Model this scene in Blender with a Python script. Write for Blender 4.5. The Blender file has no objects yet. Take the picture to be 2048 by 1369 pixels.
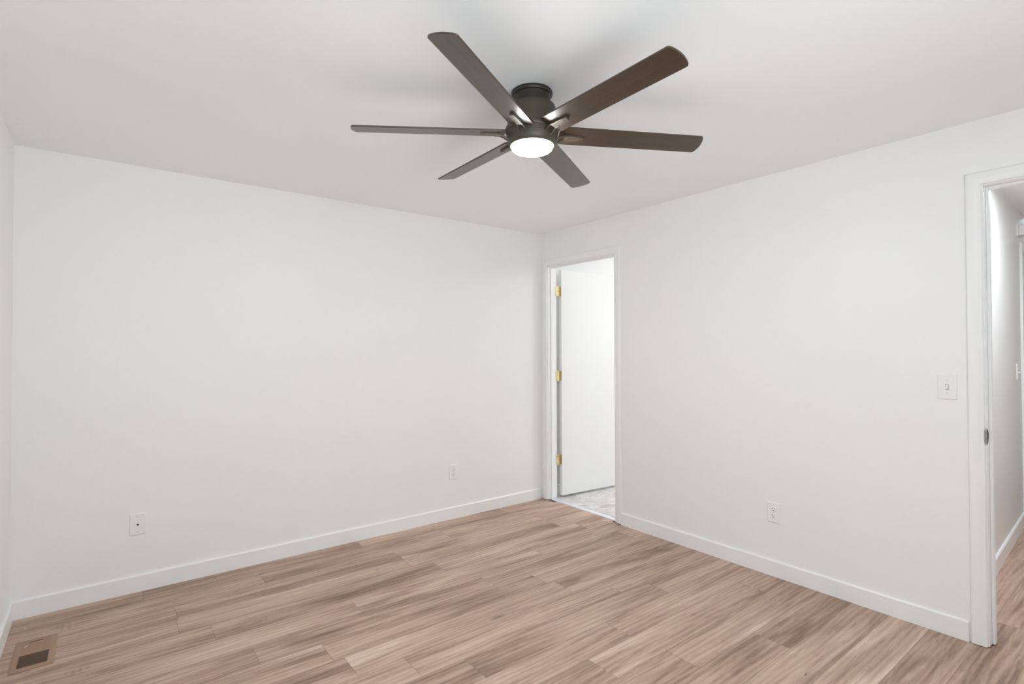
import bpy, bmesh, math, random
from mathutils import Matrix, Vector
random.seed(7)
SC = bpy.context.scene
COL = SC.collection
PI = math.pi

# ------------------------------------------------------------------ camera
cam_d = bpy.data.cameras.new('camera')
cam = bpy.data.objects.new('camera', cam_d)
COL.objects.link(cam)
cam_d.sensor_fit = 'HORIZONTAL'
cam_d.sensor_width = 36.0
cam_d.lens = 1058.8 / 2048 * 36.0
cam_d.clip_start = 0.02
R_ = Vector((0.79036368, -0.61262985, -0.00314776))
U_ = Vector((-0.00571718, -0.01251346, 0.99990536))
F_ = Vector((0.61261126, 0.79027089, 0.0133927))
cam.matrix_world = Matrix(((R_.x, U_.x, -F_.x, -3.1050),
                           (R_.y, U_.y, -F_.y, -3.58146),
                           (R_.z, U_.z, -F_.z, 1.32685),
                           (0, 0, 0, 1)))
SC.camera = cam

# ------------------------------------------------------------------ light and exposure
SC.view_settings.view_transform = 'Standard'
SC.view_settings.look = 'None'
SC.view_settings.gamma = 1.0
SC.view_settings.use_curve_mapping = False
SC.view_settings.exposure = 0.11
SC.cycles.max_bounces = 16
SC.cycles.diffuse_bounces = 12
SC.cycles.glossy_bounces = 6
SC.cycles.sample_clamp_indirect = 6.0
SC.cycles.use_denoising = True

world = bpy.data.worlds.new('daylight')
SC.world = world
world.use_nodes = True
bg = world.node_tree.nodes['Background']
bg.inputs['Strength'].default_value = 4.2
_tc = world.node_tree.nodes.new('ShaderNodeTexCoord')
_sx = world.node_tree.nodes.new('ShaderNodeSeparateXYZ')
_rp = world.node_tree.nodes.new('ShaderNodeValToRGB')      # overcast sky above, ground below brightened to lift the ceiling
_rp.color_ramp.elements[0].position = .47
_rp.color_ramp.elements[0].color = (1.16, 1.28, 1.35, 1)
_rp.color_ramp.elements[1].position = .53
_rp.color_ramp.elements[1].color = (.68, .77, .83, 1)
_mr = world.node_tree.nodes.new('ShaderNodeMapRange')
_mr.inputs['From Min'].default_value = -1.0
world.node_tree.links.new(_tc.outputs['Generated'], _sx.inputs[0])
world.node_tree.links.new(_sx.outputs['Z'], _mr.inputs['Value'])
world.node_tree.links.new(_mr.outputs[0], _rp.inputs[0])
world.node_tree.links.new(_rp.outputs[0], bg.inputs['Color'])

H = 2.35            # ceiling height
LX = -3.454         # left wall plane
FY = -4.15          # wall behind the camera
WT = 0.095          # thickness of the right wall
# windows behind / beside the camera (x0, x1, z0, z1) and (y0, y1, z0, z1)
WF = (-3.25, -1.55, 0.6, 2.0)
WL = (-3.95, -3.35, 0.85, 1.95)

def lamp(name, kind, loc, rot, power, color=(1, 1, 1), size=(0.3, 0.3), portal=False, spread=None):
    d = bpy.data.lights.new(name, kind)
    d.energy = power
    d.color = color
    if kind == 'AREA':
        d.shape = 'RECTANGLE'
        d.size, d.size_y = size
        if portal:
            d.cycles.is_portal = True
        if spread:
            d.spread = spread
    elif kind == 'POINT':
        d.shadow_soft_size = size[0]
    o = bpy.data.objects.new(name, d)
    COL.objects.link(o)
    o.location = loc
    o.rotation_euler = rot
    return o

# sky portals in the window openings (they only guide the sampling of the sky)
lamp('window_portal', 'AREA', ((WF[0] + WF[1]) / 2, FY - 0.02, (WF[2] + WF[3]) / 2), (PI / 2, 0, 0), 1,
     size=(WF[1] - WF[0], WF[3] - WF[2]), portal=True)
lamp('window_portal', 'AREA', (LX - 0.02, (WL[0] + WL[1]) / 2, (WL[2] + WL[3]) / 2), (PI / 2, 0, -PI / 2), 1,
     size=(WL[1] - WL[0], WL[3] - WL[2]), portal=True)
# lamps of the rooms next door, and one added fill
lamp('bathroom_ceiling_light', 'AREA', (1.25, -1.25, H - 0.06), (0, 0, 0), 12, (1.0, 1.0, 1.0), (0.6, 0.3))
lamp('bathroom_fill_light', 'POINT', (2.2, -0.27, 1.85), (0, 0, 0), 22, (1.0, 1.0, 0.98), (0.06,))  # unseen fill, added to brighten the gap behind the open door
lamp('hallway_ceiling_light', 'AREA', (0.95, -3.3, H - 0.06), (0, 0, 0), 17, (0.96, 1.0, 1.05), (0.3, 0.3))

# ------------------------------------------------------------------ helpers
def link(o, parent=None):
    COL.objects.link(o)
    if parent is not None:
        o.parent = parent
    return o

def prop(o, label=None, cat=None, group=None, kind=None):
    if label: o['label'] = label
    if cat: o['category'] = cat
    if group: o['group'] = group
    if kind: o['kind'] = kind
    return o

def empty(name, loc, rz=0.0, label=None, cat=None, group=None):
    o = bpy.data.objects.new(name, None)
    o.empty_display_size = 0.1
    link(o)
    o.location = loc
    o.rotation_euler = (0, 0, rz)
    return prop(o, label, cat, group)

def build(name, bm, mats, parent=None, smooth=False):
    me = bpy.data.meshes.new(name)
    bmesh.ops.recalc_face_normals(bm, faces=bm.faces[:])
    bm.to_mesh(me)
    bm.free()
    for m in (mats if isinstance(mats, (list, tuple)) else [mats]):
        me.materials.append(m)
    if smooth:
        for p in me.polygons:
            p.use_smooth = True
        try:
            me.set_sharp_from_angle(angle=math.radians(35))
        except Exception:
            pass
    o = bpy.data.objects.new(name, me)
    return link(o, parent)

def struct(name, bm, mats, label, cat, smooth=False):
    return prop(build(name, bm, mats, None, smooth), label, cat, None, 'structure')

def box(bm, x0, x1, y0, y1, z0, z1, bev=0.0, seg=2):
    r = bmesh.ops.create_cube(bm, size=1.0)
    vs = r['verts']
    for v in vs:
        v.co = Vector((x0 + (v.co.x + .5) * (x1 - x0), y0 + (v.co.y + .5) * (y1 - y0), z0 + (v.co.z + .5) * (z1 - z0)))
    if bev > 0:
        es = list({e for v in vs for e in v.link_edges})
        bmesh.ops.bevel(bm, geom=es, offset=bev, segments=seg, affect='EDGES', profile=0.5)
    return vs

def prism(bm, pts, axis, a, b):
    """extrude a 2-D outline along an axis ('x','y','z') from a to b"""
    def mk(p, q):
        if axis == 'x': return Vector((q, p[0], p[1]))
        if axis == 'y': return Vector((p[0], q, p[1]))
        return Vector((p[0], p[1], q))
    v0 = [bm.verts.new(mk(p, a)) for p in pts]
    v1 = [bm.verts.new(mk(p, b)) for p in pts]
    n = len(pts)
    bm.faces.new(v0); bm.faces.new(v1[::-1])
    for i in range(n):
        bm.faces.new((v0[i], v0[(i + 1) % n], v1[(i + 1) % n], v1[i]))

def lathe(bm, prof, seg=64, axis='z', mat=None):
    rings = []
    for r, z in prof:
        if r < 1e-6:
            rings.append([bm.verts.new((0, 0, z))])
        else:
            rings.append([bm.verts.new((r * math.cos(2 * PI * k / seg), r * math.sin(2 * PI * k / seg), z)) for k in range(seg)])
    fs = []
    for a, b in zip(rings, rings[1:]):
        for k in range(seg):
            j = (k + 1) % seg
            if len(a) == 1 and len(b) == 1: continue
            if len(a) == 1: fs.append(bm.faces.new((a[0], b[j], b[k])))
            elif len(b) == 1: fs.append(bm.faces.new((a[k], a[j], b[0])))
            else: fs.append(bm.faces.new((a[k], a[j], b[j], b[k])))
    allv = [v for r in rings for v in r]
    if mat is not None:
        for v in allv: v.co = mat @ v.co
    return allv

def cyl(bm, r, z0, z1, seg=24, mat=None, bev=0.0):
    if bev:
        pr = [(0, z0), (r - bev, z0), (r, z0 + bev), (r, z1 - bev), (r - bev, z1), (0, z1)]
    else:
        pr = [(0, z0), (r, z0), (r, z1), (0, z1)]
    return lathe(bm, pr, seg, mat=mat)

def rounded(x0, x1, y0, y1, r, n=4):
    pts = []
    for cx, cy, a in ((x1 - r, y1 - r, 0), (x0 + r, y1 - r, 90), (x0 + r, y0 + r, 180), (x1 - r, y0 + r, 270)):
        for k in range(n + 1):
            t = math.radians(a + 90 * k / n)
            pts.append((cx + r * math.cos(t), cy + r * math.sin(t)))
    return pts

def copy_tree(o, parent=None):
    c = o.copy()
    COL.objects.link(c)
    if parent is not None:
        c.parent = parent
        c.matrix_parent_inverse = o.matrix_parent_inverse.copy()
    for ch in list(o.children):
        copy_tree(ch, c)
    return c

# ------------------------------------------------------------------ materials
class NT:
    def __init__(self, name):
        self.m = bpy.data.materials.new(name)
        self.m.use_nodes = True
        self.t = self.m.node_tree
        self.n = self.t.nodes
        self.b = self.n['Principled BSDF']
    def add(self, kind, **kw):
        x = self.n.new(kind)
        for k, v in kw.items(): setattr(x, k, v)
        return x
    def lk(self, a, b): self.t.links.new(a, b)
    def val(self, sock, v): 
        sock.default_value = v
    def math(self, op, a, b=None, clamp=False):
        x = self.add('ShaderNodeMath', operation=op, use_clamp=clamp)
        for i, s in enumerate((a, b)):
            if s is None: continue
            if isinstance(s, (int, float)): x.inputs[i].default_value = s
            else: self.lk(s, x.inputs[i])
        return x.outputs[0]
    def ramp(self, fac, stops, interp='LINEAR'):
        r = self.add('ShaderNodeValToRGB')
        r.color_ramp.interpolation = interp
        el = r.color_ramp.elements
        while len(el) > 1: el.remove(el[-1])
        el[0].position, el[0].color = stops[0][0], tuple(stops[0][1]) + (1,)
        for p, c in stops[1:]:
            e = el.new(p); e.color = tuple(c) + (1,)
        self.lk(fac, r.inputs[0])
        return r.outputs[0]
    def mix(self, fac, a, b, mode='MIX'):
        x = self.add('ShaderNodeMix', data_type='RGBA', blend_type=mode)
        for i, s in ((0, fac), (6, a), (7, b)):
            if isinstance(s, (int, float)): x.inputs[i].default_value = s
            elif isinstance(s, tuple): x.inputs[i].default_value = s + (1,)
            else: self.lk(s, x.inputs[i])
        return x.outputs[2]
    def noise(self, vec, scale, detail=4, rough=.55, dist=0.0):
        x = self.add('ShaderNodeTexNoise')
        x.inputs['Scale'].default_value = scale
        x.inputs['Detail'].default_value = detail
        x.inputs['Roughness'].default_value = rough
        x.inputs['Distortion'].default_value = dist
        if vec is not None: self.lk(vec, x.inputs['Vector'])
        return x.outputs[0]
    def mapping(self, vec, scale, loc=(0, 0, 0)):
        x = self.add('ShaderNodeMapping')
        x.inputs['Scale'].default_value = scale
        x.inputs['Location'].default_value = loc
        self.lk(vec, x.inputs['Vector'])
        return x.outputs[0]
    def bump(self, h, strength, dist):
        x = self.add('ShaderNodeBump')
        x.inputs['Strength'].default_value = strength
        x.inputs['Distance'].default_value = dist
        self.lk(h, x.inputs['Height'])
        self.lk(x.outputs[0], self.b.inputs['Normal'])

def plain(name, col, rough=.5, metal=0.0, spec=.5, wob=.0, scale=40, bump=0.0):
    t = NT(name)
    t.b.inputs['Roughness'].default_value = rough
    t.b.inputs['Metallic'].default_value = metal
    t.b.inputs['Specular IOR Level'].default_value = spec
    tc = t.add('ShaderNodeTexCoord').outputs['Object']
    n = t.noise(tc, scale, 3)
    lo = tuple(c * (1 - wob) for c in col); hi = tuple(min(1, c * (1 + wob)) for c in col)
    t.lk(t.ramp(n, [(.3, lo), (.7, hi)]), t.b.inputs['Base Color'])
    if bump: t.bump(n, bump, .001)
    return t.m

def paint(name, col, rough=.5, tex=.35, spec=.4):
    """rolled orange-peel wall paint"""
    t = NT(name)
    t.b.inputs['Roughness'].default_value = rough
    t.b.inputs['Specular IOR Level'].default_value = spec
    tc = t.add('ShaderNodeTexCoord').outputs['Object']
    n1 = t.noise(tc, 130, 3, .6)
    n2 = t.noise(tc, 45, 2, .5)
    n3 = t.noise(tc, 1.3, 2)
    t.lk(t.ramp(n3, [(.2, tuple(c * .99 for c in col)), (.8, tuple(min(1, c * 1.01) for c in col))]), t.b.inputs['Base Color'])
    t.bump(t.math('ADD', n1, t.math('MULTIPLY', n2, .6)), tex, .0012)
    return t.m

M_wall = paint('wall_paint', (.872, .876, .876), .42, .35)
M_ceil = paint('ceiling_paint', (.922, .945, .955), .6, .3, .3)
M_bath = paint('bathroom_paint', (.86, .86, .86), .5, .3)
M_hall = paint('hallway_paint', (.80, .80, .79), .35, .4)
M_trim = plain('trim_paint', (.872, .880, .880), .32, 0, .5, .01, 6)
M_door = plain('door_paint', (.86, .86, .855), .4, 0, .45, .008, 4)
M_plate = plain('white_plastic', (.86, .862, .855), .3, 0, .5, .01, 60)
M_slot = plain('dark_slot', (.015, .014, .013), .6)
M_brass = plain('polished_brass', (.78, .61, .31), .22, 1, .5, .08, 90)
M_steel = plain('worn_steel', (.40, .39, .37), .25, 1, .5, .15, 150)
M_threshold = plain('threshold_metal', (.80, .84, .90), .35, .55, .5, .05, 70)
M_bronze = plain('bronze_metal', (.075, .062, .045), .42, .25, .5, .08, 120, .02)
M_canopy = plain('dark_bronze_metal', (.035, .030, .023), .38, .3, .5, .08, 120)
M_iron = plain('bracket_metal', (.11, .090, .066), .4, .3, .5, .06, 200)
M_vent = plain('register_enamel', (.36, .225, .155), .45, .0, .4, .04, 80)
M_chip = plain('plaster_crumb', (.66, .56, .48), .8)

def blade_material():
    t = NT('dark_walnut_blade')
    t.b.inputs['Roughness'].default_value = .31
    t.b.inputs['Specular IOR Level'].default_value = 1.0
    t.b.inputs['Specular Tint'].default_value = (1.0, .92, .82, 1)
    tc = t.add('ShaderNodeTexCoord').outputs['Object']
    g = t.noise(t.mapping(tc, (3, 60, 60)), 1.0, 5, .6, .4)
    s = t.noise(tc, 260, 2, .5)
    c = t.ramp(g, [(.3, (.024, .015, .009)), (.7, (.054, .036, .023))])
    dust = t.ramp(s, [(.76, (0, 0, 0)), (.80, (1, 1, 1))])
    t.lk(t.mix(t.math('MULTIPLY', dust, .35), c, (.35, .30, .25)), t.b.inputs['Base Color'])
    t.bump(g, .08, .0006)
    return t.m
M_blade = blade_material()

def lens_material():
    t = NT('lit_opal_lens')
    t.b.inputs['Base Color'].default_value = (.9, .88, .84, 1)
    t.b.inputs['Emission Color'].default_value = (.945, .98, .995, 1)
    t.b.inputs['Emission Strength'].default_value = 175.0
    return t.m
M_lens = lens_material()

def wood_floor():
    t = NT('rustic_oak_laminate')
    t.b.inputs['Roughness'].default_value = .42
    t.b.inputs['Specular IOR Level'].default_value = .42
    uv = t.add('ShaderNodeUVMap', uv_map='plank').outputs[0]
    tone = t.add('ShaderNodeAttribute', attribute_name='tone').outputs['Fac']
    broad = t.noise(t.mapping(uv, (1.0, 9.0, 1)), 1.0, 3, .5, 1.0)
    med = t.noise(t.mapping(uv, (2.4, 26, 1)), 1.0, 4, .65, 1.2)
    fine = t.noise(t.mapping(uv, (14, 120, 1)), 1.0, 5, .75, .3)
    # cathedral figure
    w = t.add('ShaderNodeTexWave', wave_type='RINGS', rings_direction='SPHERICAL')
    w.inputs['Scale'].default_value = 1.6
    w.inputs['Distortion'].default_value = 9.0
    w.inputs['Detail'].default_value = 3.0
    w.inputs['Detail Scale'].default_value = 1.3
    t.lk(t.mapping(uv, (.55, 7.0, 1)), w.inputs['Vector'])
    fig = w.outputs['Fac']
    cloud = t.noise(t.mapping(uv, (.8, 3.2, 1), (2.2, 4.1, 0)), 1.0, 2, .5, .4)
    v = t.math('ADD', t.math('MULTIPLY', broad, .50), t.math('MULTIPLY', med, .24))
    v = t.math('ADD', v, t.math('ADD', t.math('MULTIPLY', cloud, .22), .04))
    v = t.math('ADD', v, t.math('MULTIPLY', t.math('SUBTRACT', fine, .5), .22))
    v = t.math('ADD', v, t.math('MULTIPLY', t.math('SUBTRACT', fig, .5), .07))
    v = t.math('ADD', v, t.math('MULTIPLY', t.math('SUBTRACT', tone, .5), .06))
    col = t.ramp(v, [(.34, (.190, .114, .080)), (.44, (.330, .212, .154)), (.53, (.460, .314, .238)),
                     (.62, (.575, .412, .322)), (.72, (.715, .555, .452))])
    # darker mineral streaks and checks that run with the grain
    st = t.noise(t.mapping(uv, (1.5, 34, 1), (3.1, 7.7, 0)), 1.0, 4, .6, 1.6)
    stm = t.ramp(st, [(.62, (0, 0, 0)), (.72, (1, 1, 1))])
    col = t.mix(t.math('MULTIPLY', stm, .42), col, (.135, .085, .062))
    ck = t.noise(t.mapping(uv, (2.6, 60, 1), (9.3, 1.7, 0)), 1.0, 3, .55, 1.8)
    ckm = t.ramp(ck, [(.70, (0, 0, 0)), (.74, (1, 1, 1))])
    col = t.mix(t.math('MULTIPLY', ckm, .75), col, (.075, .045, .032))
    # knots
    vo = t.add('ShaderNodeTexVoronoi', feature='F1')
    vo.inputs['Scale'].default_value = 1.0
    vo.inputs['Randomness'].default_value = 1.0
    t.lk(t.mapping(uv, (1.9, 5.5, 1)), vo.inputs['Vector'])
    kd = t.math('ADD', vo.outputs['Distance'], t.math('MULTIPLY', t.math('SUBTRACT', med, .5), .16))
    km = t.ramp(kd, [(.02, (1, 1, 1)), (.11, (0, 0, 0))])
    col = t.mix(t.math('MULTIPLY', km, .55), col, (.115, .070, .050))
    # saw marks: short bars across the grain, in patches
    sw = t.add('ShaderNodeTexWave', wave_type='BANDS', bands_direction='X')
    sw.inputs['Scale'].default_value = 13.0
    sw.inputs['Distortion'].default_value = 3.0
    sw.inputs['Detail'].default_value = 2.0
    t.lk(t.mapping(uv, (1, .35, 1)), sw.inputs['Vector'])
    pm = t.ramp(t.noise(t.mapping(uv, (2.6, 9, 1), (5.5, 2.2, 0)), 1.0, 1, .5), [(.70, (0, 0, 0)), (.76, (1, 1, 1))])
    col = t.mix(t.math('MULTIPLY', t.math('MULTIPLY', sw.outputs['Fac'], pm), .42), col, (.16, .10, .075))
    t.lk(col, t.b.inputs['Base Color'])
    t.bump(t.math('ADD', fine, t.math('MULTIPLY', ckm, -.6)), .12, .0008)
    return t.m
M_wood = wood_floor()
M_seam = plain('plank_seam', (.11, .070, .052), .7)

def marble():
    t = NT('marbled_vinyl')
    t.b.inputs['Roughness'].default_value = .35
    tc = t.add('ShaderNodeTexCoord').outputs['Object']
    a = t.noise(t.mapping(tc, (5, 9, 1)), 1.0, 6, .65, 1.6)
    b = t.noise(tc, 42, 4, .7)
    v = t.math('ADD', t.math('MULTIPLY', a, .75), t.math('MULTIPLY', b, .25))
    c = t.ramp(v, [(.33, (.33, .29, .26)), (.45, (.52, .49, .475)), (.56, (.66, .655, .665)), (.7, (.82, .82, .84))])
    t.lk(c, t.b.inputs['Base Color'])
    return t.m
M_marble = marble()

def glass():
    t = NT('window_glass')
    out = t.n['Material Output']
    tr = t.add('ShaderNodeBsdfTransparent')
    gl = t.add('ShaderNodeBsdfGlossy')
    gl.inputs['Roughness'].default_value = .02
    mx = t.add('ShaderNodeMixShader')
    mx.inputs[0].default_value = .06
    t.lk(tr.outputs[0], mx.inputs[1]); t.lk(gl.outputs[0], mx.inputs[2])
    t.lk(mx.outputs[0], out.inputs['Surface'])
    return t.m
M_glass = glass()

# ------------------------------------------------------------------ floor: planks laid along x
def plank_floor():
    bm = bmesh.new()
    uvl = bm.loops.layers.uv.new('plank')
    tl = bm.faces.layers.float.new('tone')
    PW, PL, S = .1645, 1.212, .0011
    y_top = -0.168 + .1645          # row 0 spans y_top .. y_top - PW
    known = {0: -1.707, 1: -2.36, 2: -2.80, 4: -2.682, 5: -2.057, 6: -2.567, 8: -1.06, 9: -.858, 10: -1.87,
             12: -1.455, 13: -1.138, 14: -.695}
    k = 0
    while y_top - k * PW > FY:
        y1, y0 = y_top - k * PW, y_top - (k + 1) * PW
        if k == 0: y1 = 0.0
        off = known.get(k, random.uniform(-1.2, 0))
        a = off
        while a > LX: a -= PL
        while a < 4.2:
            x0, x1 = max(a, LX), min(a + PL, 4.2)
            # stay inside the bedroom, the doorway and the hallway
            if y1 > -2.5: x1 = min(x1, 0.035 if y0 < -.04 and y1 < -.04 and y0 > -.93 else 0.0)
            if x1 - x0 > .002:
                ru, rv, tn = random.uniform(0, 40), random.uniform(0, 40), random.random()
                def q(xa, xb, ya, yb, mi):
                    vs = [bm.verts.new(p) for p in ((xa, ya, 0), (xb, ya, 0), (xb, yb, 0), (xa, yb, 0))]
                    f = bm.faces.new(vs)
                    f.material_index = mi
                    f[tl] = tn
                    for l in f.loops:
                        l[uvl].uv = (l.vert.co.x - a + ru, l.vert.co.y - y0 + rv)
                q(x0, x1 - S, y0 + S, y1, 0)
                q(x0, x1, y0, y0 + S, 1)
                q(x1 - S, x1, y0 + S, y1, 1)
            a += PL
        k += 1
    me = bpy.data.meshes.new('floor')
    bm.to_mesh(me); bm.free()
    me.materials.append(M_wood); me.materials.append(M_seam)
    o = link(bpy.data.objects.new('floor', me))
    prop(o, 'brown oak-look plank floor with rustic grain', 'floor', None, 'structure')
plank_floor()

bm = bmesh.new(); box(bm, LX - .2, 4.3, FY - .2, .3, -.12, -.02)
struct('floor_slab', bm, M_seam, 'dark underlay below the planks', 'floor')
bm = bmesh.new(); box(bm, .052, 2.6, -2.78, 0.0, -.02, .003)
struct('floor_bathroom', bm, M_marble, 'grey marbled vinyl floor beyond the inner doorway', 'floor')
# threshold strip
bm = bmesh.new()
prism(bm, [(.026, .0), (.028, .0045), (.040, .0075), (.058, .0075), (.072, .0032), (.072, .0)], 'y', -.858, -.092)
struct('trim_threshold', bm, M_threshold, 'pale metal threshold strip at the inner doorway', 'threshold')

# ------------------------------------------------------------------ walls and ceiling
D1a, D1b, D2a, D2b, HD = -.092, -.858, -3.011, -3.775, 2.051   # door openings in the right wall
J = .018                                                       # jamb board thickness
bm = bmesh.new(); box(bm, LX - .15, .0, 0, .12, -.02, H)
struct('wall_back', bm, M_wall, 'long white wall left of the inner doorway', 'wall')
bm = bmesh.new(); box(bm, .0, 2.6, 0, .12, -.02, H)
struct('wall_bathroom', bm, M_bath, 'white wall behind the open inner door', 'wall')
bm = bmesh.new()
e = .0005
for y0, y1, z0, z1 in ((D1a + J, 0, 0, H), (D1b - J, D1a + J, HD + J, H), (D2a + J, D1b - J, 0, H), (D2b - J, D2a + J, HD + J, H), (FY, D2b - J, 0, H)):
    box(bm, 0, WT, y0, y1, z0 - (.02 if z0 == 0 else 0), z1)
bmesh.ops.remove_doubles(bm, verts=bm.verts[:], dist=1e-5)
struct('wall_right', bm, M_wall, 'white wall that holds both doorways', 'wall')
bm = bmesh.new()
for y0, y1, z0, z1 in ((WL[1], .12, 0, H), (FY - .15, WL[0], 0, H), (WL[0], WL[1], 0, WL[2]), (WL[0], WL[1], WL[3], H)):
    box(bm, LX - .12, LX, y0, y1, z0 - (.02 if z0 == 0 else 0), z1)
struct('wall_left', bm, M_wall, 'white wall at the left edge', 'wall')
bm = bmesh.new()
for x0, x1, z0, z1 in ((LX, WF[0], 0, H), (WF[1], WT, 0, H), (WF[0], WF[1], 0, WF[2]), (WF[0], WF[1], WF[3], H)):
    box(bm, x0, x1, FY - .12, FY, z0 - (.02 if z0 == 0 else 0), z1)
struct('wall_front', bm, M_wall, 'white window wall behind the viewer', 'wall')
bm = bmesh.new(); box(bm, LX - .12, WT, FY - .12, .12, H, H + .08)
struct('ceiling', bm, M_ceil, 'smooth white bedroom ceiling', 'ceiling')
bm = bmesh.new(); box(bm, WT, 2.7, -2.80, .12, H, H + .08)
struct('ceiling_bathroom', bm, M_ceil, 'white ceiling beyond the inner doorway', 'ceiling')

# hallway
hd = Vector((.99874, .0503, 0)); hn = Vector((.0503, -.99874, 0)); ho = Vector((.095, -2.893, 0))
HR = math.atan2(hd.y, hd.x)
def hall_empty(s, z, name, label, cat):
    p = ho + hd * s
    return empty(name, (p.x, p.y, z), HR, label, cat)
def hall_struct(name, bm, m, label, cat):
    o = struct(name, bm, m, label, cat)
    o.matrix_world = Matrix.Translation(ho) @ Matrix.Rotation(HR, 4, 'Z')
    return o
bm = bmesh.new(); box(bm, 0.0, 4.1, 0, .10, -.02, H)
hall_struct('wall_hallway', bm, M_hall, 'white hallway wall seen through the right doorway', 'wall')
bm = bmesh.new(); box(bm, WT, 4.2, FY - .12, FY, -.02, H)
struct('wall_hallway_right', bm, M_hall, 'far side wall of the hallway', 'wall')
bm = bmesh.new(); box(bm, 4.1, 4.2, FY, -2.5, -.02, H)
struct('wall_hallway_end', bm, M_hall, 'end wall of the hallway', 'wall')
bm = bmesh.new(); box(bm, 2.5, 2.6, -2.75, 0.0, -.02, H)
struct('wall_bathroom_end', bm, M_bath, 'far wall of the next room', 'wall')
bm = bmesh.new(); box(bm, WT, 4.2, FY - .12, -2.90, H, H + .08)
box(bm, WT + .9, 4.2, -2.90, -2.80, H, H + .08)
struct('ceiling_hallway', bm, M_ceil, 'white hallway ceiling', 'ceiling')

# ------------------------------------------------------------------ baseboards
BH, BT = .092, .012
def base_profile(s=1):
    return [(0, .0), (-BT * s, .0), (-BT * s, BH - .006), (-(BT - .005) * s, BH), (0, BH)]
bm = bmesh.new(); prism(bm, [(y, z) for y, z in base_profile()], 'x', LX, -.016)
struct('baseboard_back', bm, M_trim, 'white baseboard along the long back wall', 'baseboard')
bm = bmesh.new(); prism(bm, [(y, z) for y, z in base_profile()], 'y', -2.941, -.9225)
struct('baseboard_right', bm, M_trim, 'white baseboard between the two doorways', 'baseboard')
bm = bmesh.new(); prism(bm, [(LX - y, z) for y, z in base_profile()], 'y', FY, -BT)
struct('baseboard_left', bm, M_trim, 'white baseboard at the left edge', 'baseboard')
bm = bmesh.new(); prism(bm, [(y, z * 1.06) for y, z in base_profile()], 'x', .165, 2.255)
hall_struct('baseboard_hallway', bm, M_trim, 'white baseboard of the hallway wall', 'baseboard')
bm = bmesh.new(); prism(bm, [(y, z) for y, z in base_profile()], 'x', .1, 2.5)
struct('baseboard_bathroom', bm, M_trim, 'white baseboard behind the open inner door', 'baseboard')

# ------------------------------------------------------------------ door trim
def casing_pts(w=.057):
    """cross-section: (distance from the inner edge, thickness)"""
    return [(0, 0), (0, .0105), (.002, .0125), (.020, .0125), (.0225, .0138), (.030, .0148), (.044, .0150), (.050, .0142), (.054, .0115), (w, .006), (w, 0)]

def casing_loop(bm, ya, yb, ztop, z0, face, sgn, xz=1.0):
    """mitred casing round an opening; ya > yb are the inner edges, face the wall plane, sgn the side it stands out to"""
    pts = casing_pts()
    rings = []
    for (cy, cz, sy, sz) in ((ya, z0, 1, 0), (ya, ztop, 1, 1), (yb, ztop, -1, 1), (yb, z0, -1, 0)):
        rings.append([bm.verts.new((face + sgn * t, cy + sy * d, cz + sz * d)) for d, t in pts])
    n = len(pts)
    for a, b in zip(rings, rings[1:]):
        for i in range(n):
            j = (i + 1) % n
            bm.faces.new((a[i], a[j], b[j], b[i]))
    bm.faces.new(rings[0]); bm.faces.new(rings[-1][::-1])

def doorway(name, ya, yb, label, stop_x, cut):
    bm = bmesh.new()
    rev = .006
    casing_loop(bm, ya + rev, yb - rev, HD + rev, cut, -.0002, -1)
    o = struct(name, bm, M_trim, label, 'door casing', True)
    # jamb boards and stop: part of the trim
    b = bmesh.new()
    box(b, -.0001, WT + .001, ya, ya + J, .004, HD + J, .0015, 1)
    box(b, -.0001, WT + .001, yb - J, yb, .004, HD + J, .0015, 1)
    box(b, -.0001, WT + .001, yb, ya, HD, HD + J, .0015, 1)
    build('jamb', b, M_trim, o)
    b = bmesh.new()
    box(b, stop_x[0], stop_x[1], ya - .011, ya, .004, HD, .002, 2)
    box(b, stop_x[0], stop_x[1], yb, yb + .011, .004, HD, .002, 2)
    box(b, stop_x[0], stop_x[1], yb + .011, ya - .011, HD - .011, HD, .002, 2)
    build('door_stop', b, M_trim, o)
    b = bmesh.new()
    casing_loop(b, ya + rev, yb - rev, HD + rev, .002, WT + .0012, 1)
    build('casing', b, M_trim, o, True)
    return o
doorway('trim_1', D1a, D1b, 'white casing of the inner doorway by the corner', (.030, .058), .007)
T2 = doorway('trim_2', D2a, D2b, 'white casing of the doorway at the right edge', (.040, .074), .003)

# strike plate with a rounded lip on the right doorway's near jamb
def strike_plate():
    e_ = empty('strike_plate', (0, 0, 0))
    e_.parent = T2
    zc = .932
    b = bmesh.new()
    # plate follows the jamb face, lip curls round the jamb edge
    path = [(.020, D2a - .0012), (.008, D2a - .0012), (.001, D2a - .0020), (-.006, D2a - .0042), (-.012, D2a - .0048), (-.0155, D2a - .0025), (-.0165, D2a + .001)]
    n = 14
    rows = []
    for i, (x, y) in enumerate(path):
        half = (.026, .030, .035, .038, .036, .031, .026)[i]
        rows.append([b.verts.new((x, y, zc + half * (2 * k / n - 1))) for k in range(n + 1)])
    for r0, r1 in zip(rows, rows[1:]):
        for k in range(n):
            b.faces.new((r0[k], r0[k + 1], r1[k + 1], r1[k]))
    bmesh.ops.solidify(b, geom=b.faces[:], thickness=.0016)
    o = build('plate', b, M_steel, e_, True)
    o['label'] = 'worn steel plate with a curled lip'
    b = bmesh.new()
    prism(b, rounded(.003, .015, zc - .012, zc + .018, .004), 'y', D2a - .0034, D2a - .0008)
    o = build('latch_hole', b, M_slot, e_)
    o['label'] = 'dark latch hole'
    e_['label'] = 'steel strike plate on the jamb edge'
strike_plate()

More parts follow.
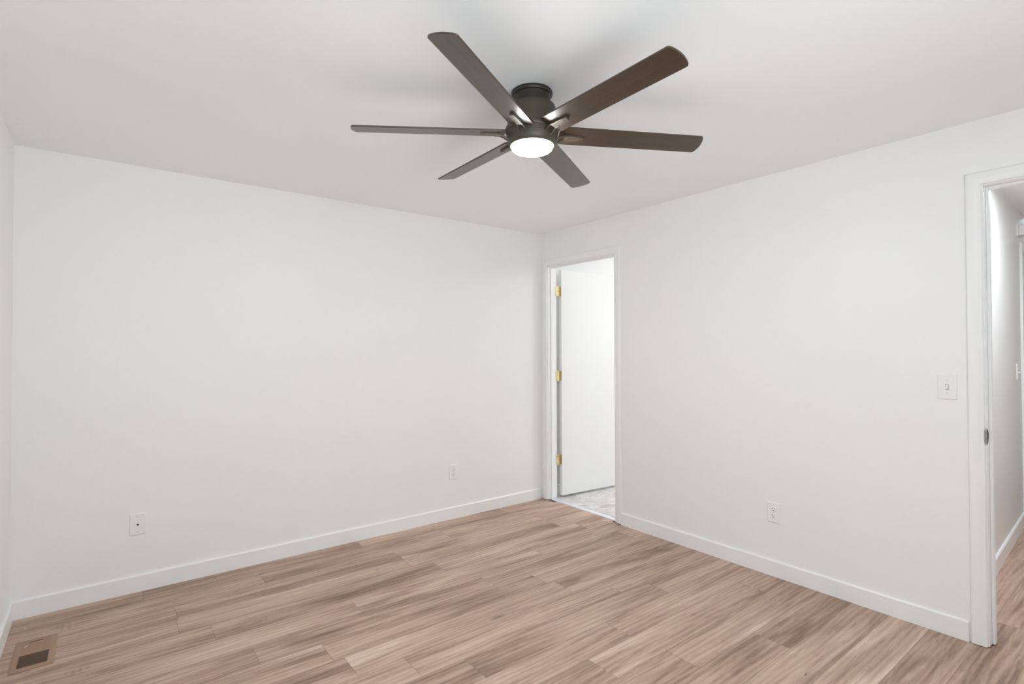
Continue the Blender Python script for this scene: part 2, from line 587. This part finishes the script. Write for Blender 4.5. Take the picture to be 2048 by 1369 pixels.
# ------------------------------------------------------------------ inner door, opened into the next room
door = empty('door_1', (.146, -.080, .0), math.radians(-4.6), 'white flush door standing open in the inner doorway', 'door')
door['kind'] = 'structure'
DZ0, DZ1 = .021, 2.036
bm = bmesh.new(); box(bm, 0, .745, -.035, 0, DZ0, DZ1, .0015, 1)
build('slab', bm, M_door, door)

def hinge(z):
    h = empty('hinge', (0, 0, z))
    h.parent = door
    h['label'] = 'polished brass butt hinge'
    # world -> door local
    inv = (Matrix.Translation((.146, -.080, 0)) @ Matrix.Rotation(math.radians(-4.6), 4, 'Z')).inverted()
    jl = inv @ Vector((.090, D1a, 0)); kp = inv @ Vector((.1245, -.0935, 0))
    b = bmesh.new()      # leaf on the jamb, a thin plate from the jamb face to the pin
    dv = (kp - jl); L = dv.length
    prism(b, rounded(0, L - .004, -.043, .043, .006), 'y', -.0026, -.0004)
    rot = Matrix.Rotation(math.atan2(dv.y, dv.x), 4, 'Z')
    for v in b.verts: v.co = Matrix.Translation((jl.x, jl.y, 0)) @ rot @ v.co
    build('jamb_leaf', b, M_brass, h)
    b = bmesh.new()      # leaf on the door edge
    prism(b, rounded(-.031, -.004, -.043, .043, .006), 'x', -.0024, -.0002)
    build('door_leaf', b, M_brass, h)
    b = bmesh.new()
    for k in range(5):
        z0 = -.0445 + k * .0178
        cyl(b, .0062, z0, z0 + .0168, 16, Matrix.Translation((kp.x, kp.y, 0)), .0006)
    build('knuckle', b, M_brass, h, True)
    b = bmesh.new()
    cyl(b, .0042, -.049, .049, 12, Matrix.Translation((kp.x, kp.y, 0)), .001)
    build('pin', b, M_brass, h, True)
    b = bmesh.new()
    for zz in (-.030, 0, .030):
        xx = L * (.35 if zz else .55)
        m = Matrix.Translation((jl.x, jl.y, 0)) @ rot @ Matrix.Translation((xx, -.0024, zz)) @ Matrix.Rotation(PI / 2, 4, 'X')
        cyl(b, .0036, -.0002, .0009, 10, m)
        m = Matrix.Translation((-.0022, -.019 if zz else -.012, zz)) @ Matrix.Rotation(-PI / 2, 4, 'Y')
        cyl(b, .0036, -.0002, .0009, 10, m)
    build('screw', b, M_steel, h)
for z in (1.842, 1.086, .340):
    hinge(z)

# ------------------------------------------------------------------ windows behind the viewer
def window(name, along, a0, a1, z0, z1, plane, sgn, label):
    """frame, sash bars, sill and pane in an opening; sgn points out of the room"""
    e_ = empty(name, (0, 0, 0), 0, label, 'window'); e_['kind'] = 'structure'
    def bx(b, p0, p1, d0, d1, q0, q1):
        d0, d1 = sorted((plane + sgn * d0, plane + sgn * d1))
        if along == 'x': box(b, p0, p1, d0, d1, q0, q1, .002, 1)
        else: box(b, d0, d1, p0, p1, q0, q1, .002, 1)
    b = bmesh.new()
    for p0, p1, q0, q1 in ((a0, a0 + .04, z0, z1), (a1 - .04, a1, z0, z1), (a0 + .04, a1 - .04, z0, z0 + .04), (a0 + .04, a1 - .04, z1 - .04, z1),
                           ((a0 + a1) / 2 - .02, (a0 + a1) / 2 + .02, z0 + .04, z1 - .04)):
        bx(b, p0, p1, .045, .09, q0, q1)
    build('window_frame', b, M_trim, e_)
    b = bmesh.new(); bx(b, a0 - .03, a1 + .03, -.02, -.001, z0 - .022, z0 - .001)
    build('window_sill', b, M_trim, e_)
    b = bmesh.new(); bx(b, a0 + .035, a1 - .035, .066, .069, z0 + .035, z1 - .035)
    build('pane', b, M_glass, e_)
window('window_1', 'x', WF[0], WF[1], WF[2], WF[3], FY, -1, 'wide sliding window behind the viewer')
window('window_2', 'y', WL[0], WL[1], WL[2], WL[3], LX, -1, 'sliding window in the left wall beside the viewer')

# ------------------------------------------------------------------ ceiling fan
FX, FYc = -1.7551, -1.9747
PH = 3.6404
fan = empty('ceiling_fan', (FX, FYc, H), 0, 'dark bronze six-blade ceiling fan with a lit round lamp', 'ceiling fan')
def zz(prof): return [(r, z - H) for r, z in prof]
bm = bmesh.new()
lathe(bm, zz([(0, 2.3495), (.0795, 2.3495), (.082, 2.347), (.0828, 2.342), (.0822, 2.337), (.079, 2.333), (.0745, 2.332),
              (.0735, 2.328), (.0730, 2.30), (.0730, 2.292), (0, 2.292)]), 96)
build('canopy', bm, M_canopy, fan, True)
bm = bmesh.new()
lathe(bm, zz([(0, 2.297), (.074, 2.297), (.083, 2.296), (.0895, 2.292), (.0935, 2.285), (.0955, 2.272), (.0965, 2.25), (.0975, 2.23), (.099, 2.212), (.099, 2.208), (0, 2.208)]), 96)
build('motor_housing', bm, M_bronze, fan, True)
bm = bmesh.new()
lathe(bm, zz([(0, 2.208), (.100, 2.208), (.1045, 2.206), (.1065, 2.201), (.1065, 2.189), (.1050, 2.1865), (0, 2.1865)]), 96)
build('hub', bm, M_bronze, fan, True)
bm = bmesh.new()
lathe(bm, zz([(0, 2.186), (.1035, 2.186), (.1030, 2.178), (.1018, 2.170), (.1012, 2.1695), (.1005, 2.169), (.0990, 2.156), (.0955, 2.145), (.0925, 2.1400), (.0890, 2.1345), (.0860, 2.1330), (.0835, 2.1338), (.0830, 2.1425), (0, 2.1425)]), 96)
lk_ = build('lamp_housing', bm, M_bronze, fan, True)
bm = bmesh.new()
lathe(bm, zz([(0, 2.142), (.0815, 2.142), (.0818, 2.134), (.0812, 2.127), (.0790, 2.1215), (.0745, 2.1175), (.066, 2.1150), (.04, 2.1138), (0, 2.1135)]), 96)
ln = build('lamp_lens', bm, M_lens, lk_, True)
ln['label'] = 'glowing white round lens'

def blade_outline():
    r0, r1, w0, w1, rc = .1085, .690, .0520, .0507, .010
    pts = []
    for cx, cy, a in ((r0 + rc, -w0 + rc, 180), ):
        for k in range(6):
            t = math.radians(a + 90 * k / 5); pts.append((cx + rc * math.cos(t), cy + rc * math.sin(t)))
    # tip: shallow arc with small rounded corners
    n = 12
    pts.append((r1 - .008, -w1)); pts.append((r1 - .002, -w1 + .0015))
    for k in range(n + 1):
        y = (-w1 + .006) + (2 * w1 - .012) * k / n
        pts.append((r1 + .011 * (1 - (y / w1) ** 2), y))
    pts.append((r1 - .002, w1 - .0015)); pts.append((r1 - .008, w1))
    for k in range(6):
        t = math.radians(90 + 90 * k / 5); pts.append((r0 + rc + rc * math.cos(t), w0 - rc + rc * math.sin(t)))
    return pts
PITCH = -.2123
DZ = (.0201, .0035, -.0133, -.0069, .0034, -.0077)
DP = (.0102, -.0345, -.0432, .0677, -.0211, .0210)
ZB = 2.180 - H
def blade_mesh():
    bm = bmesh.new()
    prism(bm, blade_outline(), 'z', 0.0, .0065)
    es = [e_ for e_ in bm.edges if abs(e_.verts[0].co.z - e_.verts[1].co.z) < 1e-6]
    bmesh.ops.bevel(bm, geom=es, offset=.0012, segments=2, affect='EDGES', profile=.5)
    return bm
def bracket_mesh():
    bm = bmesh.new()
    # tapering arm under the blade, its thick end outward
    sec = [(.128, .0150, -.0040, -.0100), (.150, .0135, -.0012, -.0080), (.196, .0100, -.0006, -.0088), (.205, .0090, -.0006, -.0090)]
    rings = []
    for r, w, zt, zb in sec:
        o_ = .002
        rings.append([bm.verts.new(p) for p in ((r, o_ - w, zb), (r, o_ + w, zb), (r, o_ + w, zt), (r, o_ - w, zt))])
    for a, b in zip(rings, rings[1:]):
        for i in range(4):
            j = (i + 1) % 4
            bm.faces.new((a[i], a[j], b[j], b[i]))
    bm.faces.new(rings[0][::-1]); bm.faces.new(rings[-1])
    # two prongs that run in to the lamp housing
    for side in (-1, 1):
        pth = [(.150, .002 + side * .0105, -.0070), (.128, .002 + side * .0125, -.0078), (.114, .003 + side * .0140, -.0125), (.1015, .0035 + side * .0155, -.0195), (.0975, .0035 + side * .0158, -.0215)]
        hw, hh = .0026, .0028
        rg = []
        for x, y, z in pth:
            rg.append([bm.verts.new(p) for p in ((x, y - hw, z - hh), (x, y + hw, z - hh), (x, y + hw, z + hh), (x, y - hw, z + hh))])
        for a, b in zip(rg, rg[1:]):
            for i in range(4):
                j = (i + 1) % 4
                bm.faces.new((a[i], a[j], b[j], b[i]))
        bm.faces.new(rg[0][::-1]); bm.faces.new(rg[-1])
    return bm
def screw_mesh():
    bm = bmesh.new()
    box(bm, .1905, .1945, -.003, .007, -.0096, -.0084, .0008, 1)
    return bm
def rib_mesh():
    bm = bmesh.new()
    box(bm, .146, .190, -.0022, -.0010, -.0094, -.0074)
    box(bm, .146, .190, .0050, .0062, -.0094, -.0074)
    return bm
tmp = bmesh.new()
proto = None
for k in range(6):
    th = PH + k * PI / 3
    slope = math.atan2(DZ[k], .69 - .10)
    base = Matrix.Rotation(th, 4, 'Z') @ Matrix.Translation((.10, 0, ZB)) @ Matrix.Rotation(-slope, 4, 'Y')
    base = base @ Matrix.Rotation(PITCH + DP[k], 4, 'X') @ Matrix.Translation((-.10, 0, 0))
    if proto is None:
        b = build('blade', blade_mesh(), M_blade, fan)
        br = build('blade_bracket', bracket_mesh(), M_iron, b, False)
        s1 = build('slot', screw_mesh(), M_slot, br)
        s1['label'] = 'dark slot near the bracket end'
        rb = build('rib', rib_mesh(), M_bronze, br)
        proto = b
    else:
        b = copy_tree(proto, fan)
    b.matrix_local = base
tmp.free()

# ------------------------------------------------------------------ wall plates
# local frame: x to the right, z up, -y out of the wall
def plate_mesh(w, h, t=.0055):
    bm = bmesh.new()
    b0 = rounded(-w / 2, w / 2, -h / 2, h / 2, .004, 3)
    b1 = rounded(-w / 2 + .004, w / 2 - .004, -h / 2 + .004, h / 2 - .004, .003, 3)
    n = len(b0)
    r = [[bm.verts.new((x, y, z)) for x, z in pts] for y, pts in ((0, b0), (-t * .45, b0), (-t, b1))]
    for a, b in zip(r, r[1:]):
        for i in range(n):
            bm.faces.new((a[i], a[(i + 1) % n], b[(i + 1) % n], b[i]))
    bm.faces.new(r[0]); bm.faces.new(r[-1][::-1])
    return bm
FRX = Matrix.Rotation(PI / 2, 4, 'X')       # z axis of a lathe to -y
def screw_at(x, z, y, parent):
    b = bmesh.new()
    cyl(b, .0032, 0, .0010, 16, Matrix.Translation((x, y, z)) @ FRX, .0003)
    o = build('screw', b, M_plate, parent, True)
    b = bmesh.new(); box(b, x - .0028, x + .0028, y - .00125, y - .0008, z - .0005, z + .0005)
    for v in b.verts:
        p = v.co - Vector((x, 0, z)); p = Matrix.Rotation(.6, 3, 'Y') @ p; v.co = p + Vector((x, 0, z))
    build('screw_slot', b, M_slot, o)

def outlet(loc, rz, label):
    e_ = empty('wall_outlet', loc, rz, label, 'outlet', 'duplex wall outlets')
    build('cover_plate', plate_mesh(.076, .118), M_plate, e_)
    for s in (1, -1):
        zc = s * .0195
        b = bmesh.new()
        pts = []
        for k in range(40):
            t = 2 * PI * k / 40
            pts.append((.0172 * math.cos(t), zc + max(-.0138, min(.0138, .0172 * math.sin(t)))))
        prism(b, pts, 'y', -.0080, -.0050)
        r = build('receptacle', b, M_plate, e_)
        b = bmesh.new(); box(b, -.0078, -.0054, -.0083, -.0078, zc + .0005, zc + .0095); build('slot', b, M_slot, r)
        b = bmesh.new(); box(b, .0054, .0074, -.0083, -.0078, zc + .0015, zc + .0090); build('slot', b, M_slot, r)
        b = bmesh.new(); cyl(b, .0030, .0078, .0083, 16, Matrix.Translation((0, 0, zc - .0068)) @ FRX); build('ground_hole', b, M_slot, r)
    screw_at(0, 0, -.0054, e_)
outlet((-.917, 0, .363), 0, 'white duplex outlet low on the long wall left of the inner doorway')
outlet((0, -2.0645, .368), -PI / 2, 'white duplex outlet low on the wall between the two doorways')

def jack():
    e_ = empty('wall_jack', (-2.942, 0, .368), 0, 'white wall plate with one small dark jack, low on the long wall', 'wall plate')
    build('cover_plate', plate_mesh(.074, .118), M_plate, e_)
    b = bmesh.new()
    lathe(b, [(0, .0050), (.0068, .0050), (.0068, .0072), (.0052, .0082), (.0, .0082)], 6, mat=FRX)
    build('hex_nut', b, M_plate, e_)
    b = bmesh.new(); cyl(b, .0046, .0070, .0115, 20, FRX, .0006)
    o = build('coax_socket', b, M_slot, e_, True); o['label'] = 'small dark round socket'
    screw_at(0, .042, -.0054, e_); screw_at(0, -.042, -.0054, e_)
jack()

def light_switch(e_, two_screws=True):
    build('cover_plate', plate_mesh(.0725, .116), M_plate, e_)
    b = bmesh.new()
    for x0, x1, z0, z1 in ((-.0058, -.0048, -.0122, .0122), (.0048, .0058, -.0122, .0122), (-.0048, .0048, .0112, .0122), (-.0048, .0048, -.0122, -.0112)):
        box(b, x0, x1, -.0060, -.0050, z0, z1)
    build('toggle_slot', b, M_slot, e_)
    b = bmesh.new()
    # lever tipped down
    prism(b, [(-.0052, .0035), (-.0052, -.0085), (-.0150, -.0100), (-.0165, -.0075), (-.0160, -.0045)], 'x', -.0038, .0038)
    build('toggle', b, M_plate, e_)
    screw_at(0, .030, -.0054, e_); screw_at(0, -.030, -.0054, e_)
light_switch(empty('light_switch', (0, -2.8745, 1.145), -PI / 2, 'white toggle switch on the right wall beside the right doorway', 'light switch'))
light_switch(hall_empty(2.05, 1.151, 'light_switch', 'white toggle switch seen edge-on on the hallway wall', 'light switch'))

# small white chime box high on the hallway wall
def chime():
    e_ = hall_empty(2.10, 2.188, 'door_chime', 'small white box high on the hallway wall above the switch', 'chime box')
    b = bmesh.new(); box(b, 0, .13, -.012, 0, -.042, .042, .002, 2)
    build('mounting_plate', b, M_plate, e_)
    b = bmesh.new()
    prism(b, [(-.012, -.039), (-.060, -.034), (-.070, -.022), (-.070, .008), (-.058, .034), (-.040, .046), (-.012, .040)], 'x', .012, .122)
    es = b.edges[:]
    bmesh.ops.bevel(b, geom=es, offset=.006, segments=3, affect='EDGES', profile=.5)
    build('cover', b, M_plate, e_, True)
chime()

# casing of the hallway door and the door in it
bm = bmesh.new(); box(bm, 2.262, 2.326, -.016, 0, 0.0, 2.117, .003, 2); box(bm, 2.326, 3.10, -.016, 0, 2.056, 2.117, .003, 2); box(bm, 3.04, 3.10, -.016, 0, 0, 2.056, .003, 2)
hall_struct('trim_3', bm, M_trim, 'white casing of the door along the hallway', 'door casing')
bm = bmesh.new(); box(bm, 2.328, 3.038, -.006, -.0005, .010, 2.054, .002, 1)
hall_struct('door_2', bm, M_door, 'closed white door along the hallway', 'door')

# ------------------------------------------------------------------ floor register
def floor_vent():
    X0, X1, Y0, Y1 = -3.402, -3.258, -.598, -.299
    cx, cy = (X0 + X1) / 2, (Y0 + Y1) / 2
    e_ = empty('floor_vent', (cx, cy, 0), 0, 'brown louvred floor register in the left corner', 'floor vent')
    w, l = (X1 - X0) / 2, (Y1 - Y0) / 2
    iw, il = .049, .123
    b = bmesh.new()
    # frame: four bevelled rails
    T = .0048
    def rail(p):
        n = len(p)
        v = [b.verts.new(q) for q in p]
        return v
    out = rounded(-w, w, -l, l, .008, 4); out2 = rounded(-w + .004, w - .004, -l + .004, l - .004, .006, 4); inn = rounded(-iw, iw, -il, il, .004, 4)
    rr = [[b.verts.new((x, y, z)) for x, y in pts] for pts, z in ((out, .0002), (out, .0022), (out2, T), (inn, T), (inn, .0006))]
    n = len(out)
    for a, c in zip(rr, rr[1:]):
        for i in range(n):
            b.faces.new((a[i], a[(i + 1) % n], c[(i + 1) % n], c[i]))
    build('frame', b, M_vent, e_, True)
    b = bmesh.new(); box(b, -iw, iw, -il, il, .0003, .0009); o = build('duct_opening', b, M_slot, e_); o['label'] = 'dark duct opening'
    b = bmesh.new(); box(b, -iw, iw, -.005, .005, .0010, T - .0004, .0006, 1); build('crossbar', b, M_vent, e_)
    # louvres: front half leans open, back half leans shut
    n = 11
    for half in (-1, 1):
        for k in range(n):
            y = half * (.010 + (il - .012) * (k + .5) / n)
            b = bmesh.new()
            vs = box(b, -iw, iw, -.0007, .0007, -.0030, .0030) if half < 0 else box(b, -iw, iw, -.0006, .0006, -.0050, .0050)
            ang = math.radians(58) if half < 0 else math.radians(-67)
            for v in vs: v.co = Matrix.Rotation(ang, 3, 'X') @ v.co
            o = build('louvre', b, M_vent, e_)
            o.location = (0, y, .0027 if half < 0 else .0030)
    b = bmesh.new(); box(b, -.028, .022, il - .007, il - .001, .0022, .0050, .001, 1)
    o = build('damper_slot', b, M_slot, e_); o['label'] = 'dark damper slot'
floor_vent()

# two crumbs of plaster left on the floor by the left corner
def chip(loc, rz, s, label):
    b = bmesh.new()
    prism(b, [(-.011 * s, -.002), (-.003 * s, -.004), (.009 * s, -.001), (.012 * s, .003), (.002 * s, .002), (-.008 * s, .003)], 'z', 0, .0022)
    o = build('plaster_chip', b, M_chip)
    o.location = loc; o.rotation_euler = (0, 0, rz)
    prop(o, label, 'debris', 'plaster chips by the register')
chip((-3.386, -.145, .0), 1.2, .75, 'pale plaster crumb on the planks in the left corner')
chip((-3.365, -.372, .0052), .5, .7, 'pale plaster crumb lying on the brown register')
